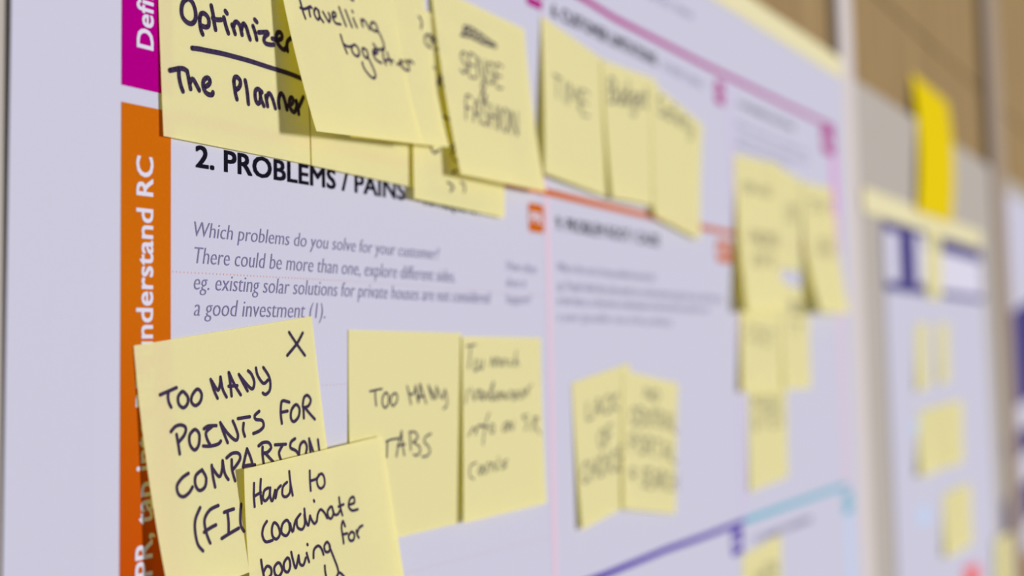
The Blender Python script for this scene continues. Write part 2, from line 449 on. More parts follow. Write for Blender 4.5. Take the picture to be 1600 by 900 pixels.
def sticky(d, m='note', name='sticky_note'):
    s = Surf(d); nu, nv = 10, 16; vs = []; fs = []; th = .1
    for k in (0, th):
        for j in range(nv + 1):
            for i in range(nu + 1):
                X, h, Z = s.at(i / nu, j / nv); vs.append(P3(X, h - k, Z))
    w = nu + 1; n = w * (nv + 1)
    for j in range(nv):
        for i in range(nu):
            a = j * w + i
            fs.append((a, a + w, a + w + 1, a + 1)); fs.append((n + a, n + a + 1, n + a + w + 1, n + a + w))
    rim = list(range(0, w)) + [j * w + nu for j in range(1, nv + 1)] + [nv * w + i for i in range(nu - 1, -1, -1)] + [j * w for j in range(nv - 1, 0, -1)]
    base = len(vs); m_ = len(rim)
    vs += [vs[i] for i in rim] + [vs[n + i] for i in rim]          # own vertices: the cut edge stays crisp
    fs += [(base + k, base + (k + 1) % m_, base + m_ + (k + 1) % m_, base + m_ + k) for k in range(m_)]
    X, h, Z = s.at(.5, 0)
    o = build(name, vs, fs, M[m], origin=P3(X, h, Z), smooth=True)
    tag(o, d['label'], d.get('cat', 'sticky note'), d.get('group'))
    if d['ink']:
        g = Geo(); hf = lambda X, Z: s.h(X, Z) + .14
        for st in d['ink']:
            pts = []
            for a, b in zip(st[::2], st[1::2]):
                X, h, Z = s.at(a / 1000, b / 1000); pts.append((X, Z))
            g.ribbon(spline(pts), d['w'], hf)
        g.build('handwriting', M['marker'], o)
    return o

NOTES = [{'label': 'yellow sticky note reading Optimizer and The Planner, underlined, at the top beside the magenta band',
  'q': [(53.95, 135.25), (126.45, 129.81), (56.37, 65.16), (130.05, 64.48)],
  'L': (0.3, 0.6, 1.3),
  'R': (0.3, 0.6, 1.1),
  'w': 1.65,
  'ink': [[173, 364, 147, 387, 136, 421, 141, 451, 164, 468, 194, 469, 217, 451, 225, 426, 222, 398, 209, 372, 189, 361, 173, 364], [248, 431, 251, 463, 257, 487, 265, 499], [249, 434, 257, 410, 278, 400, 301, 409, 309, 427, 305, 449, 290, 460, 269, 462, 259, 461], [328, 351, 337, 387, 343, 424, 350, 456], [334, 407, 361, 407, 391, 399], [409, 384, 421, 421, 435, 451], [421, 350, 431, 358],
          [463, 404, 473, 423, 481, 442], [471, 414, 481, 390, 497, 381, 516, 393, 524, 416, 529, 434], [526, 412, 534, 388, 546, 376, 563, 393, 574, 421, 584, 442], [609, 371, 623, 399, 632, 431], [624, 335, 638, 343], [648, 392, 681, 382, 714, 373, 716, 382, 694, 399, 683, 421, 696, 434, 729, 432, 755, 425],
          [745, 397, 778, 395, 812, 381, 821, 363, 810, 349, 790, 353, 777, 374, 776, 397, 791, 416, 814, 430, 835, 431], [857, 431, 854, 407, 860, 382, 886, 358, 911, 348, 931, 350], [835, 431, 851, 411], [194, 579, 239, 572, 296, 567, 380, 559, 469, 554, 575, 550, 711, 549, 853, 547, 956, 552], [51, 709, 82, 698, 110, 688, 137, 684, 157, 690], [106, 693, 106, 725, 114, 760, 126, 785],
          [157, 689, 163, 713, 169, 741, 174, 765], [171, 740, 182, 722, 194, 720, 209, 736, 228, 761], [261, 740, 287, 726, 300, 709, 293, 694, 276, 696, 257, 714, 255, 741, 268, 762, 288, 769, 309, 766, 316, 754], [458, 675, 465, 655, 481, 648, 500, 658, 503, 676, 491, 697, 473, 710], [458, 673, 462, 706, 467, 735, 474, 755], [537, 653, 546, 695, 552, 762],
          [652, 686, 625, 676, 606, 689, 602, 715, 607, 739, 620, 749, 634, 737, 641, 707, 639, 688], [639, 688, 642, 719, 661, 752], [678, 700, 683, 724, 688, 748], [682, 715, 697, 685, 711, 683, 728, 706, 744, 748], [773, 739, 770, 707, 780, 676, 792, 664, 806, 671, 818, 697, 830, 738], [831, 721, 871, 700, 882, 678, 869, 668, 853, 684, 851, 711, 864, 735, 887, 740, 905, 707, 904, 680],
          [904, 680, 915, 705, 919, 744], [914, 719, 936, 687, 961, 649]]},
 {'label': 'mostly hidden yellow sticky note right of The Planner note, only its blank bottom strip showing', 'q': [(129.14, 131.31), (201.23, 125.11), (129.55, 64.27), (201.85, 62.73)], 'L': (0.5, 0.9, 1.6), 'R': (0.4, 0.7, 1.3), 'w': 1.1, 'ink': []},
 {'label': 'curling yellow sticky note reading travelling together, lying over the Planner note',
  'q': [(105.99, 148.18), (180.67, 143.26), (118.02, 73.68), (187.18, 77.66)],
  'L': (1.5, 5.0, 12),
  'R': (1.5, 4.5, 11.5),
  'w': 1.05,
  'ink': [[135, 374, 140, 412, 145, 441, 151, 460], [126, 416, 162, 413, 204, 394], [198, 396, 196, 417, 196, 440], [198, 405, 213, 389, 224, 394], [276, 393, 257, 388, 238, 408, 240, 432, 259, 443, 276, 424, 280, 398, 276, 393], [275, 396, 281, 426, 301, 445], [315, 393, 332, 415, 352, 434, 369, 406, 363, 387], [391, 398, 420, 392, 425, 374, 407, 372, 393, 391, 396, 413, 413, 427, 453, 423],
          [467, 333, 482, 374, 500, 421], [521, 335, 537, 374, 553, 414], [582, 363, 590, 385, 600, 405], [583, 323, 587, 329], [653, 353, 654, 370, 657, 388], [654, 370, 665, 350, 683, 350, 701, 366, 720, 389], [778, 340, 754, 343, 736, 364, 742, 384, 777, 387, 795, 375, 793, 351, 778, 340], [793, 372, 818, 406, 831, 442, 827, 472, 803, 491], [592, 262, 612, 260], [433, 481, 440, 523, 456, 569],
          [445, 525, 475, 532, 519, 521], [546, 509, 515, 525, 508, 549, 525, 566, 553, 567, 572, 547, 570, 521, 546, 509], [635, 514, 619, 511, 606, 530, 614, 556, 635, 562, 653, 545, 651, 518, 635, 514], [646, 550, 663, 581, 679, 616, 682, 647, 659, 666, 627, 659, 591, 631, 581, 606, 583, 594], [710, 527, 747, 513, 758, 492, 733, 493, 707, 517, 712, 544, 737, 559, 771, 563],
          [716, 526, 732, 506], [728, 466, 744, 480], [755, 490, 793, 484, 825, 469], [804, 505, 803, 541, 813, 564], [849, 489, 855, 517, 867, 551], [804, 548, 851, 528, 893, 529], [927, 539, 967, 533, 985, 509, 969, 511, 961, 533, 980, 551, 1015, 560, 1044, 551], [1055, 499, 1043, 524, 1044, 551], [1048, 500, 1077, 490, 1106, 502]]},
 {'label': 'yellow sticky note behind the travelling together note, a few marks showing at its right edge',
  'q': [(135.8, 139.67), (204.77, 144.29), (143.71, 75.15), (211.63, 79.94)],
  'L': (1.2, 3.5, 8),
  'R': (1.2, 3.0, 8),
  'w': 1.0,
  'ink': [[917, 201, 937, 214, 944, 241, 927, 271], [1037, 303, 1002, 300, 967, 312, 952, 346, 970, 371, 1011, 382], [1031, 328, 1064, 311, 1077, 320, 1047, 353], [1006, 502, 1018, 510], [1009, 609, 1040, 570]]},
 {'label': 'yellow sticky note under the fashion note, its lower corner hanging over the problems heading',
  'q': [(196.6, 134.33), (272.25, 136.7), (192.44, 58.24), (267.24, 56.26)],
  'L': (0.8, 1.9, 3.4),
  'R': (0.9, 1.5, 2.2),
  'w': 1.0,
  'ink': [[264, 111, 293, 134, 273, 158, 299, 174], [233, 188, 299, 178], [271, 319, 284, 338, 260, 372], [297, 325, 323, 356, 356, 385], [296, 360, 323, 380], [297, 339, 350, 352], [306, 535, 353, 539, 401, 553], [383, 695, 419, 670, 439, 694], [389, 728, 425, 696], [423, 747, 451, 754], [175, 718, 208, 740, 261, 717], [344, 876, 405, 894, 373, 921], [490, 860, 532, 875, 521, 909],
          [397, 820, 439, 805]]},
 {'label': 'yellow sticky note reading SENSE & FASHION under a scribbled out line',
  'q': [(210.33, 146.05), (291.45, 143.9), (218.6, 69.88), (298.13, 70.11)],
  'L': (1.4, 4.0, 9),
  'R': (1.2, 3, 7),
  'w': 0.9,
  'ink': [[250, 210, 301, 204, 356, 196, 424, 199, 492, 202, 563, 197, 632, 195], [293, 149, 355, 140, 402, 143, 455, 149, 508, 158, 569, 170, 638, 180], [307, 147, 275, 201, 354, 143, 330, 195, 414, 147, 389, 200, 482, 153, 457, 202, 549, 167, 542, 198, 618, 174, 632, 195], [285, 314, 262, 299, 229, 318, 226, 348, 262, 373, 259, 404, 224, 422, 198, 407], [385, 299, 317, 299, 285, 422, 353, 423],
          [302, 358, 358, 359], [378, 424, 410, 299, 454, 425, 486, 298], [578, 313, 553, 298, 517, 317, 515, 349, 554, 375, 552, 407, 514, 426, 486, 410], [685, 297, 612, 298, 580, 426, 653, 427], [597, 360, 657, 360], [435, 536, 404, 466, 432, 436, 448, 457, 383, 518, 387, 548, 414, 543, 452, 501], [276, 549, 217, 550, 174, 682], [197, 614, 242, 614], [250, 683, 331, 549, 327, 685],
          [281, 635, 330, 636], [446, 565, 426, 549, 393, 569, 387, 603, 418, 631, 412, 665, 377, 685, 355, 669], [434, 686, 478, 548], [503, 687, 547, 548], [456, 617, 526, 618], [536, 687, 580, 548], [652, 547, 613, 576, 590, 625, 594, 681, 616, 686, 660, 639, 675, 583, 652, 547], [673, 689, 717, 547, 746, 690, 791, 546]]},
 {'label': 'yellow sticky note reading TIME, first of three in the row right of the fashion note',
  'q': [(310.72, 154.5), (382.23, 145.71), (302.28, 79.45), (373.29, 75.02)],
  'L': (0.3, 3.0, 4.5),
  'R': (0.3, 1, 3),
  'w': 0.85,
  'ink': [[146, 342, 277, 338], [209, 340, 201, 485], [325, 485, 333, 337], [385, 484, 402, 335, 467, 424, 542, 331, 552, 483], [729, 326, 603, 330, 598, 483, 725, 482], [601, 403, 704, 401]]},
 {'label': 'yellow sticky note reading Budget between the TIME note and the tilted last note',
  'q': [(377.16, 145.41), (451.62, 147.17), (376.62, 74.53), (434.64, 75.25)],
  'L': (0.8, 2.2, 5),
  'R': (0.6, 1.2, 3),
  'w': 1.2,
  'ink': [[100, 299, 120, 117], [120, 117, 203, 119, 210, 155, 178, 194, 112, 205], [178, 197, 219, 226, 199, 277, 100, 299], [263, 195, 264, 268, 296, 284, 333, 254, 341, 189], [341, 189, 340, 281], [462, 188, 413, 183, 386, 231, 410, 276, 461, 244], [462, 86, 464, 271], [591, 177, 541, 172, 515, 221, 542, 262, 592, 234], [591, 168, 593, 318, 551, 340, 514, 324],
          [647, 210, 721, 199, 702, 158, 662, 171, 647, 220, 676, 255, 727, 236], [793, 93, 805, 236, 843, 239], [767, 153, 835, 147], [348, 146, 343, 263]]},
 {'label': 'tilted yellow sticky note crossing the orange line, right of the Budget note',
  'q': [(443.5, 144.74), (523.55, 131.76), (434.48, 69.63), (506.21, 61.23)],
  'L': (0.8, 1.8, 4.0),
  'R': (0.6, 1.2, 3),
  'w': 1.1,
  'ink': [[212, 64, 171, 51, 128, 78, 136, 114, 201, 137, 210, 173, 165, 200, 119, 186], [330, 124, 293, 113, 262, 153, 285, 186, 328, 162, 330, 109], [330, 109, 338, 184], [439, 36, 407, 32, 402, 86, 406, 178], [377, 104, 433, 98], [487, 131, 556, 120, 539, 87, 501, 99, 487, 139, 514, 167, 562, 150], [626, 31, 635, 148, 671, 149], [601, 81, 665, 74], [708, 69, 730, 131, 784, 126],
          [788, 61, 788, 174, 750, 209, 718, 188]]},
 {'label': 'yellow sticky note reading TOO MANY POINTS FOR COMPARISON with an X, over the orange band',
  'q': [(45.14, 3.22), (130.32, 12.61), (53.33, -70.13), (140.99, -62.62)],
  'L': (0.4, 2.2, 7.0),
  'R': (0.4, 1.5, 3.4),
  'w': 1.12,
  'ink': [[101, 209, 141, 202, 185, 194], [144, 204, 138, 224, 140, 247, 148, 266], [208, 215, 188, 232, 187, 260, 207, 279, 230, 267, 236, 241, 219, 217, 208, 215], [290, 217, 261, 235, 251, 261, 269, 281, 297, 269, 308, 239, 290, 217], [364, 189, 375, 236, 389, 271], [369, 197, 396, 239, 412, 213, 417, 188], [418, 188, 422, 238, 438, 274], [465, 176, 467, 227, 466, 274],
          [466, 176, 489, 230, 517, 278], [456, 232, 504, 237], [520, 192, 537, 228, 558, 268], [523, 197, 564, 247, 588, 264, 602, 238, 591, 202, 574, 185], [621, 180, 626, 213, 654, 251, 683, 241], [664, 184, 689, 222, 695, 253, 686, 286, 659, 300, 644, 291], [843, 54, 884, 112, 927, 168], [929, 67, 885, 109, 816, 153], [734, 438, 735, 396, 744, 357, 756, 343, 795, 356], [736, 391, 778, 392],
          [835, 373, 803, 392, 793, 426, 808, 444, 840, 429, 853, 396, 835, 373], [873, 440, 878, 398, 876, 385, 890, 352, 914, 345, 931, 368, 913, 391, 884, 395], [887, 394, 914, 427, 942, 457], [610, 364, 581, 378, 585, 394, 620, 405, 625, 430, 599, 445, 561, 450], [581, 507, 609, 498, 642, 505, 652, 528, 628, 543, 608, 544], [603, 516, 597, 547, 596, 586], [611, 542, 653, 590],
          [677, 521, 742, 531], [720, 532, 695, 557, 697, 582, 706, 608], [802, 518, 775, 528, 767, 551, 799, 572, 815, 601], [811, 600, 828, 553, 856, 541, 869, 566, 856, 597], [890, 535, 888, 565, 887, 593], [892, 545, 906, 599], [945, 550, 945, 601], [132, 361, 157, 345, 186, 344, 207, 359, 197, 385, 164, 408], [158, 377, 160, 414, 161, 455],
          [245, 376, 221, 394, 218, 430, 237, 455, 261, 439, 271, 399, 259, 378, 245, 376], [298, 381, 323, 374, 365, 380], [340, 380, 307, 397, 308, 425, 319, 450], [283, 448, 321, 456, 364, 455, 378, 446], [388, 372, 397, 409, 413, 460], [390, 377, 420, 423, 458, 459, 474, 443, 467, 408, 456, 378], [486, 373, 553, 377], [514, 398, 506, 425, 511, 452],
          [190, 539, 156, 550, 126, 574, 126, 606, 148, 623, 179, 614, 200, 596], [261, 540, 225, 556, 216, 590, 231, 617, 262, 610, 275, 576, 263, 546], [313, 533, 311, 575, 314, 622], [313, 542, 343, 586, 363, 563, 373, 527], [373, 527, 375, 579, 389, 608], [396, 520, 430, 508, 464, 515, 469, 538, 438, 564, 417, 574], [422, 533, 417, 574, 424, 621], [514, 506, 494, 543, 478, 575],
          [514, 506, 527, 545, 533, 580], [479, 573, 508, 574, 546, 580], [222, 684, 190, 722, 178, 765, 180, 820, 200, 852], [316, 698, 269, 705, 235, 734, 231, 778, 238, 817, 243, 832], [221, 783, 253, 775, 288, 770], [340, 732, 365, 731, 394, 731], [358, 736, 355, 777, 346, 817], [305, 830, 348, 822, 404, 813], [437, 722, 422, 771, 418, 807, 429, 832]]},
 {'label': 'yellow sticky note reading Hard to coordinate booking for, at the bottom over the points note',
  'q': [(88.73, -35.37), (169.73, -30.39), (92.09, -104.76), (178.63, -97.39)],
  'L': (4.8, 5.6, 9.8),
  'R': (2.4, 5.2, 8.0),
  'w': 1.0,
  'ink': [[58, 74, 54, 129, 56, 178], [101, 64, 95, 117, 100, 172], [55, 132, 98, 122], [145, 111, 120, 119, 109, 150, 123, 166, 150, 148, 158, 113], [156, 113, 155, 154, 167, 175, 188, 130], [188, 130, 188, 166, 202, 132, 226, 116], [268, 108, 240, 124, 233, 160, 254, 174, 282, 159, 290, 112], [287, 61, 290, 117, 299, 176], [426, 83, 422, 132, 421, 178], [424, 132, 468, 129, 487, 113],
          [503, 111, 472, 130, 472, 163, 493, 182, 520, 167, 521, 131, 503, 111], [125, 259, 102, 280, 92, 314, 109, 348, 151, 351], [169, 275, 153, 297, 153, 333, 175, 352, 199, 334, 192, 296, 169, 275], [245, 281, 218, 296, 210, 331, 237, 351, 261, 332, 261, 296, 245, 281], [268, 302, 275, 336, 283, 340, 302, 299, 335, 275], [339, 273, 314, 291, 313, 329, 341, 346, 362, 324, 364, 281],
          [368, 255, 369, 304, 383, 337, 401, 295], [401, 295, 409, 318, 425, 339, 442, 329], [436, 228, 438, 234], [442, 331, 455, 296, 477, 281, 501, 306, 513, 331], [545, 282, 522, 299, 521, 327, 539, 340, 559, 319, 554, 284], [556, 290, 566, 326, 590, 329, 606, 315], [611, 251, 612, 297, 620, 341], [600, 294, 638, 291], [73, 421, 76, 458, 81, 497],
          [80, 479, 103, 457, 126, 471, 126, 497, 111, 508], [169, 459, 146, 476, 149, 508, 171, 519, 192, 499, 185, 469, 169, 459], [231, 452, 206, 472, 206, 503, 225, 516, 242, 497, 243, 466, 231, 452], [258, 433, 264, 471, 276, 511, 302, 460], [302, 460, 304, 498, 324, 511, 345, 482], [354, 462, 358, 485, 363, 506], [364, 422, 366, 426], [394, 495, 403, 459, 432, 447, 452, 466, 461, 496],
          [494, 444, 472, 460, 476, 486, 498, 492, 510, 470, 494, 444], [506, 469, 526, 530, 541, 579, 544, 607], [460, 551, 458, 578, 460, 606], [529, 623, 547, 608, 565, 622, 579, 640], [672, 301, 715, 299, 715, 270, 687, 275, 671, 308, 692, 334, 734, 337], [629, 399, 618, 371, 603, 400, 605, 443, 604, 478], [602, 435, 637, 437], [668, 437, 644, 453, 650, 476, 675, 479, 686, 452, 668, 437],
          [704, 439, 705, 461, 714, 478], [706, 454, 727, 430, 752, 425]]},
 {'label': 'yellow sticky note reading TOO MANY TABS on the white poster',
  'q': [(152.22, 7.98), (231.4, 6.9), (150.85, -67.91), (226.09, -68.29)],
  'L': (0.3, 0.7, 1.8),
  'R': (0.3, 0.9, 1.6),
  'w': 0.75,
  'ink': [[167, 290, 216, 285, 269, 280], [211, 286, 213, 322, 219, 360], [301, 299, 273, 324, 273, 355, 295, 373, 323, 351, 323, 315, 301, 299], [379, 304, 346, 321, 346, 352, 364, 366, 397, 343, 399, 315, 379, 304], [487, 272, 506, 315, 521, 363], [497, 304, 530, 316, 555, 300, 565, 271], [565, 271, 574, 312, 589, 355], [604, 264, 601, 312, 589, 358], [607, 264, 633, 313, 663, 363],
          [589, 328, 648, 327], [683, 271, 697, 304, 719, 343], [688, 279, 729, 321, 751, 344, 758, 311, 760, 278], [775, 295, 796, 329, 822, 341, 843, 297], [843, 297, 862, 347, 859, 383, 827, 397], [302, 535, 348, 527, 409, 526], [311, 535, 309, 566, 305, 609], [438, 491, 409, 552, 389, 612], [435, 493, 444, 554, 460, 612], [399, 561, 466, 558], [510, 503, 514, 548, 518, 590],
          [505, 500, 558, 503, 583, 531, 538, 552], [538, 552, 592, 574, 605, 601, 572, 620, 543, 613], [708, 519, 658, 532, 642, 555, 678, 579, 698, 607, 667, 629, 622, 629]]},
 {'label': 'yellow sticky note reading Too much irrelevant info on SR cards, right of the tabs note',
  'q': [(231.35, 5.46), (302.84, 4.78), (224.74, -68.15), (301.36, -68.52)],
  'L': (0.9, 2.6, 4.0),
  'R': (0.4, 0.8, 2.2),
  'w': 0.65,
  'ink': [[45, 53, 158, 43], [101, 50, 82, 117, 62, 176], [153, 124, 129, 164, 146, 192, 190, 164, 191, 127], [191, 131, 200, 175, 233, 175, 245, 128], [329, 166, 353, 118, 381, 167, 413, 115, 441, 167], [451, 126, 472, 164, 512, 123, 526, 165], [590, 130, 558, 151, 596, 166], [663, 77, 632, 170, 661, 131, 687, 170], [52, 288, 29, 363], [94, 283, 127, 350, 157, 305, 186, 295],
          [184, 346, 228, 320, 207, 299, 185, 325, 234, 351, 265, 308], [265, 308, 293, 349, 363, 252, 329, 357, 397, 325], [398, 318, 374, 345, 411, 356, 428, 312, 457, 355, 481, 314, 502, 356], [504, 328, 533, 357, 582, 310, 611, 367, 669, 319], [619, 367, 645, 318, 706, 363, 733, 307, 755, 357], [756, 336, 858, 281], [791, 301, 805, 345], [56, 542, 119, 498, 142, 536],
          [134, 539, 175, 493, 246, 497], [306, 428, 263, 475, 219, 599], [167, 493, 295, 507], [328, 493, 310, 530, 350, 540, 357, 502, 328, 493], [512, 491, 468, 524, 493, 540, 528, 511, 512, 491], [535, 539, 550, 489, 587, 538, 607, 488], [797, 461, 724, 466, 793, 509, 745, 550], [887, 481, 844, 560], [869, 481, 934, 484, 884, 522, 963, 583], [146, 690, 76, 706, 68, 756, 113, 778],
          [208, 709, 168, 736, 190, 760, 223, 718, 234, 763], [253, 757, 271, 707, 303, 709], [301, 754, 335, 705, 366, 752], [410, 680, 382, 746, 358, 744], [517, 703, 449, 721, 499, 736, 431, 750]]},
 {'label': 'yellow sticky note with curled lower corner, left of the pair under the root cause text',
  'q': [(334.26, -16.29), (403.67, -8.28), (336.62, -84.63), (398.96, -78.95)],
  'L': (0.3, 1.0, 2.8),
  'R': (0.3, 0.7, 1.6),
  'w': 0.85,
  'ink': [[228, 167, 215, 284, 302, 287], [338, 288, 411, 171, 463, 292], [367, 246, 446, 249], [618, 195, 574, 176, 522, 204, 508, 246, 537, 289, 583, 294, 622, 274], [658, 299, 666, 178], [769, 181, 662, 245, 772, 303], [461, 397, 413, 422, 397, 465, 423, 513, 458, 516, 505, 475, 507, 426, 461, 397], [655, 392, 556, 394, 544, 518], [551, 454, 626, 452],
          [185, 588, 146, 566, 93, 599, 74, 646, 96, 694, 139, 699, 178, 676], [209, 704, 232, 568], [316, 707, 337, 570], [221, 636, 327, 639], [434, 572, 384, 599, 366, 647, 390, 703, 426, 708, 477, 663, 481, 608, 434, 572], [529, 714, 547, 574], [708, 599, 663, 576, 608, 611, 591, 659, 619, 709, 667, 715, 708, 690], [864, 580, 758, 578, 744, 720, 852, 723], [751, 646, 839, 648]]},
 {'label': 'yellow sticky note with four written lines, right of a pair under the root cause text',
  'q': [(394.47, -12.0), (471.35, -20.88), (383.82, -80.1), (458.24, -91.11)],
  'L': (0.6, 1.6, 3.2),
  'R': (0.3, 0.6, 1.6),
  'w': 0.85,
  'ink': [[383, 178, 379, 92, 485, 177, 480, 90], [577, 89, 533, 107, 524, 137, 557, 172, 592, 174, 633, 145, 627, 110, 577, 89], [217, 275, 179, 257, 139, 288, 131, 331, 159, 373, 197, 377, 227, 355], [338, 254, 254, 256, 258, 379, 342, 378], [256, 315, 325, 314], [373, 378, 369, 254, 468, 377, 463, 253], [498, 252, 597, 251], [546, 251, 551, 376],
          [632, 376, 626, 250, 692, 253, 715, 281, 691, 306, 629, 313], [665, 313, 731, 375], [765, 375, 816, 248, 883, 374], [786, 329, 860, 328], [909, 246, 918, 374, 1004, 373], [131, 585, 130, 455, 200, 460, 223, 489, 197, 519, 131, 523], [322, 459, 276, 484, 266, 530, 299, 583, 335, 588, 378, 546, 373, 493, 322, 459], [422, 593, 420, 461, 494, 466, 519, 496, 491, 522, 421, 527],
          [462, 528, 534, 596], [568, 464, 686, 466], [625, 465, 629, 599], [725, 601, 788, 468, 863, 605], [751, 554, 837, 556], [897, 470, 903, 606, 1004, 609], [187, 793, 188, 691, 130, 753, 209, 758], [409, 710, 378, 694, 345, 714, 351, 747, 399, 773, 406, 806, 371, 825, 336, 809], [520, 694, 441, 694, 442, 826, 520, 826], [442, 757, 506, 758], [549, 827, 599, 695, 651, 828],
          [569, 779, 633, 780], [681, 828, 679, 695, 738, 699, 758, 728, 736, 755, 680, 761], [713, 762, 770, 829], [890, 715, 851, 695, 811, 729, 803, 775, 831, 822, 869, 827, 899, 803], [931, 830, 927, 695], [1024, 831, 1021, 695], [929, 763, 1023, 763]]},
 {'label': 'yellow sticky note at the top left of the cluster by the right column',
  'q': [(580.57, 120.99), (674.52, 124.74), (574.81, 44.12), (666.93, 45.92)],
  'L': (0.3, 0.6, 1.2),
  'R': (0.3, 0.6, 1.0),
  'w': 0.85,
  'ink': [[261, 244, 221, 230, 176, 246, 182, 273, 245, 296, 253, 323, 207, 339, 162, 325], [407, 233, 304, 231, 299, 341, 402, 343], [301, 284, 386, 285], [440, 344, 445, 233, 556, 346, 561, 235], [706, 250, 663, 236, 615, 252, 621, 281, 690, 304, 698, 333, 648, 348, 599, 334], [865, 239, 753, 238, 748, 350, 860, 353], [750, 292, 842, 293]]},
 {'label': 'yellow sticky note below the far curled one and above the lowest of the right cluster',
  'q': [(585.07, 45.78), (671.91, 43.93), (570.97, -29.15), (661.19, -32.44)],
  'L': (0.3, 1.6, 3.6),
  'R': (0.3, 0.8, 2.0),
  'w': 0.85,
  'ink': [[274, 454, 224, 428, 168, 458, 154, 507, 188, 559, 238, 569, 280, 547], [397, 444, 341, 467, 327, 516, 361, 577, 402, 585, 455, 543, 454, 485, 397, 444], [621, 481, 575, 459, 522, 477, 529, 513, 603, 549, 611, 587, 556, 603, 504, 581], [672, 468, 809, 480], [738, 474, 730, 620]]},
 {'label': 'yellow sticky note of the right cluster curling out over a dark yellow shadow strip',
  'q': [(579.74, 97.11), (669.1, 99.12), (567.09, 20.48), (661.24, 22.89)],
  'L': (1.0, 4.5, 10),
  'R': (1.0, 2, 5),
  'w': 0.85,
  'ink': [[352, 324, 270, 326, 245, 448], [259, 384, 321, 383], [362, 445, 386, 323], [403, 445, 427, 322, 496, 443, 518, 319], [530, 443, 552, 318], [552, 318, 620, 329, 640, 378, 602, 431, 530, 443], [677, 440, 698, 314], [720, 439, 741, 313, 818, 438, 837, 310], [970, 326, 931, 307, 882, 341, 866, 386, 889, 430, 930, 433, 963, 403, 966, 377, 921, 378], [279, 626, 308, 516],
          [339, 626, 368, 516, 475, 625, 503, 513], [682, 511, 554, 513, 526, 625], [541, 567, 639, 566], [799, 509, 732, 533, 709, 573, 741, 618, 789, 621, 856, 583, 861, 537, 799, 509]]},
 {'label': 'yellow sticky note in the middle of the top row of the right column cluster',
  'q': [(656.34, 124.49), (729.85, 118.54), (648.62, 52.55), (715.36, 50.91)],
  'L': (0.5, 1.0, 2.0),
  'R': (0.3, 0.8, 1.4),
  'w': 0.85,
  'ink': [[480, 324, 475, 495, 557, 496], [603, 496, 606, 322], [735, 341, 699, 321, 659, 348, 666, 391, 724, 426, 732, 470, 690, 496, 648, 475], [773, 319, 877, 317], [823, 318, 825, 496]]},
 {'label': 'yellow sticky note at the top right of the right cluster, near the magenta vertical line',
  'q': [(730.34, 117.63), (815.74, 120.44), (721.57, 38.65), (808.17, 41.15)],
  'L': (0.6, 1.2, 2.4),
  'R': (0.5, 0.8, 1.8),
  'w': 0.85,
  'ink': [[208, 156, 344, 156], [273, 156, 262, 316], [507, 156, 384, 156, 372, 317, 495, 318], [378, 233, 479, 233], [553, 156, 679, 319], [691, 155, 541, 318], [738, 155, 885, 155], [809, 155, 796, 320]]},
 {'label': 'yellow sticky note curling out over the pink vertical line beside the small white gap',
  'q': [(726.94, 95.68), (819.49, 99.95), (726.62, 21.85), (819.89, 22.74)],
  'L': (1.2, 4, 12),
  'R': (1.2, 3, 9),
  'w': 0.85,
  'ink': [[339, 423, 403, 255], [390, 425, 454, 256], [454, 256, 534, 274, 545, 343, 481, 413, 390, 425], [724, 261, 617, 259, 553, 429, 661, 432], [589, 341, 677, 343], [700, 433, 834, 263, 842, 436], [754, 372, 842, 374]]},
 {'label': 'yellow sticky note of the right cluster directly beneath the small white gap',
  'q': [(668.13, 42.47), (735.25, 37.25), (659.73, -30.68), (730.27, -32.22)],
  'L': (0.5, 1.4, 3.4),
  'R': (0.3, 0.8, 1.8),
  'w': 0.85,
  'ink': [[311, 279, 324, 154], [324, 154, 395, 156, 401, 181, 374, 207, 318, 214], [374, 210, 408, 231, 392, 265, 311, 279], [507, 143, 462, 171, 448, 216, 472, 265, 504, 268, 547, 223, 549, 172, 507, 143], [651, 134, 606, 162, 591, 208, 615, 258, 647, 261, 692, 216, 694, 164, 651, 134], [727, 260, 741, 128], [833, 122, 733, 200, 827, 255], [282, 481, 299, 356], [441, 355, 778, 350],
          [603, 353, 585, 481]]},
 {'label': 'yellow sticky note hanging lowest in the right column cluster, above the teal line',
  'q': [(594.84, -18.27), (676.53, -16.35), (586.19, -92.2), (668.91, -90.17)],
  'L': (0.2, 0.5, 1.2),
  'R': (0.2, 0.5, 1.0),
  'w': 0.85,
  'ink': [[90, 333, 104, 203, 171, 286, 245, 210, 258, 343], [304, 346, 388, 217, 466, 355], [337, 300, 439, 305], [513, 358, 517, 223, 656, 366, 662, 229], [715, 232, 786, 305, 864, 239], [786, 305, 771, 373], [212, 389, 160, 373, 103, 390, 111, 420, 194, 447, 205, 477, 145, 493, 86, 476], [284, 498, 288, 377], [354, 378, 508, 382], [428, 380, 423, 503], [695, 387, 554, 384, 549, 507, 689, 512],
          [551, 443, 667, 447], [884, 408, 826, 391, 762, 408, 771, 440, 862, 468, 874, 500, 807, 517, 742, 499]]},
 {'label': 'yellow sticky note beneath the teal line at the bottom of the poster',
  'q': [(570.32, -129.06), (651.07, -125.64), (563.12, -193.49), (642.15, -193.49)],
  'L': (0.2, 0.6, 1.5),
  'R': (0.2, 0.6, 1.2),
  'w': 0.85,
  'ink': [[307, 204, 348, 348, 409, 253, 459, 355, 514, 216], [693, 227, 561, 219, 557, 361, 689, 369], [560, 287, 667, 294], [737, 372, 741, 230], [741, 230, 852, 243, 863, 272, 825, 299, 739, 298], [825, 302, 881, 331, 860, 368, 737, 372]]},
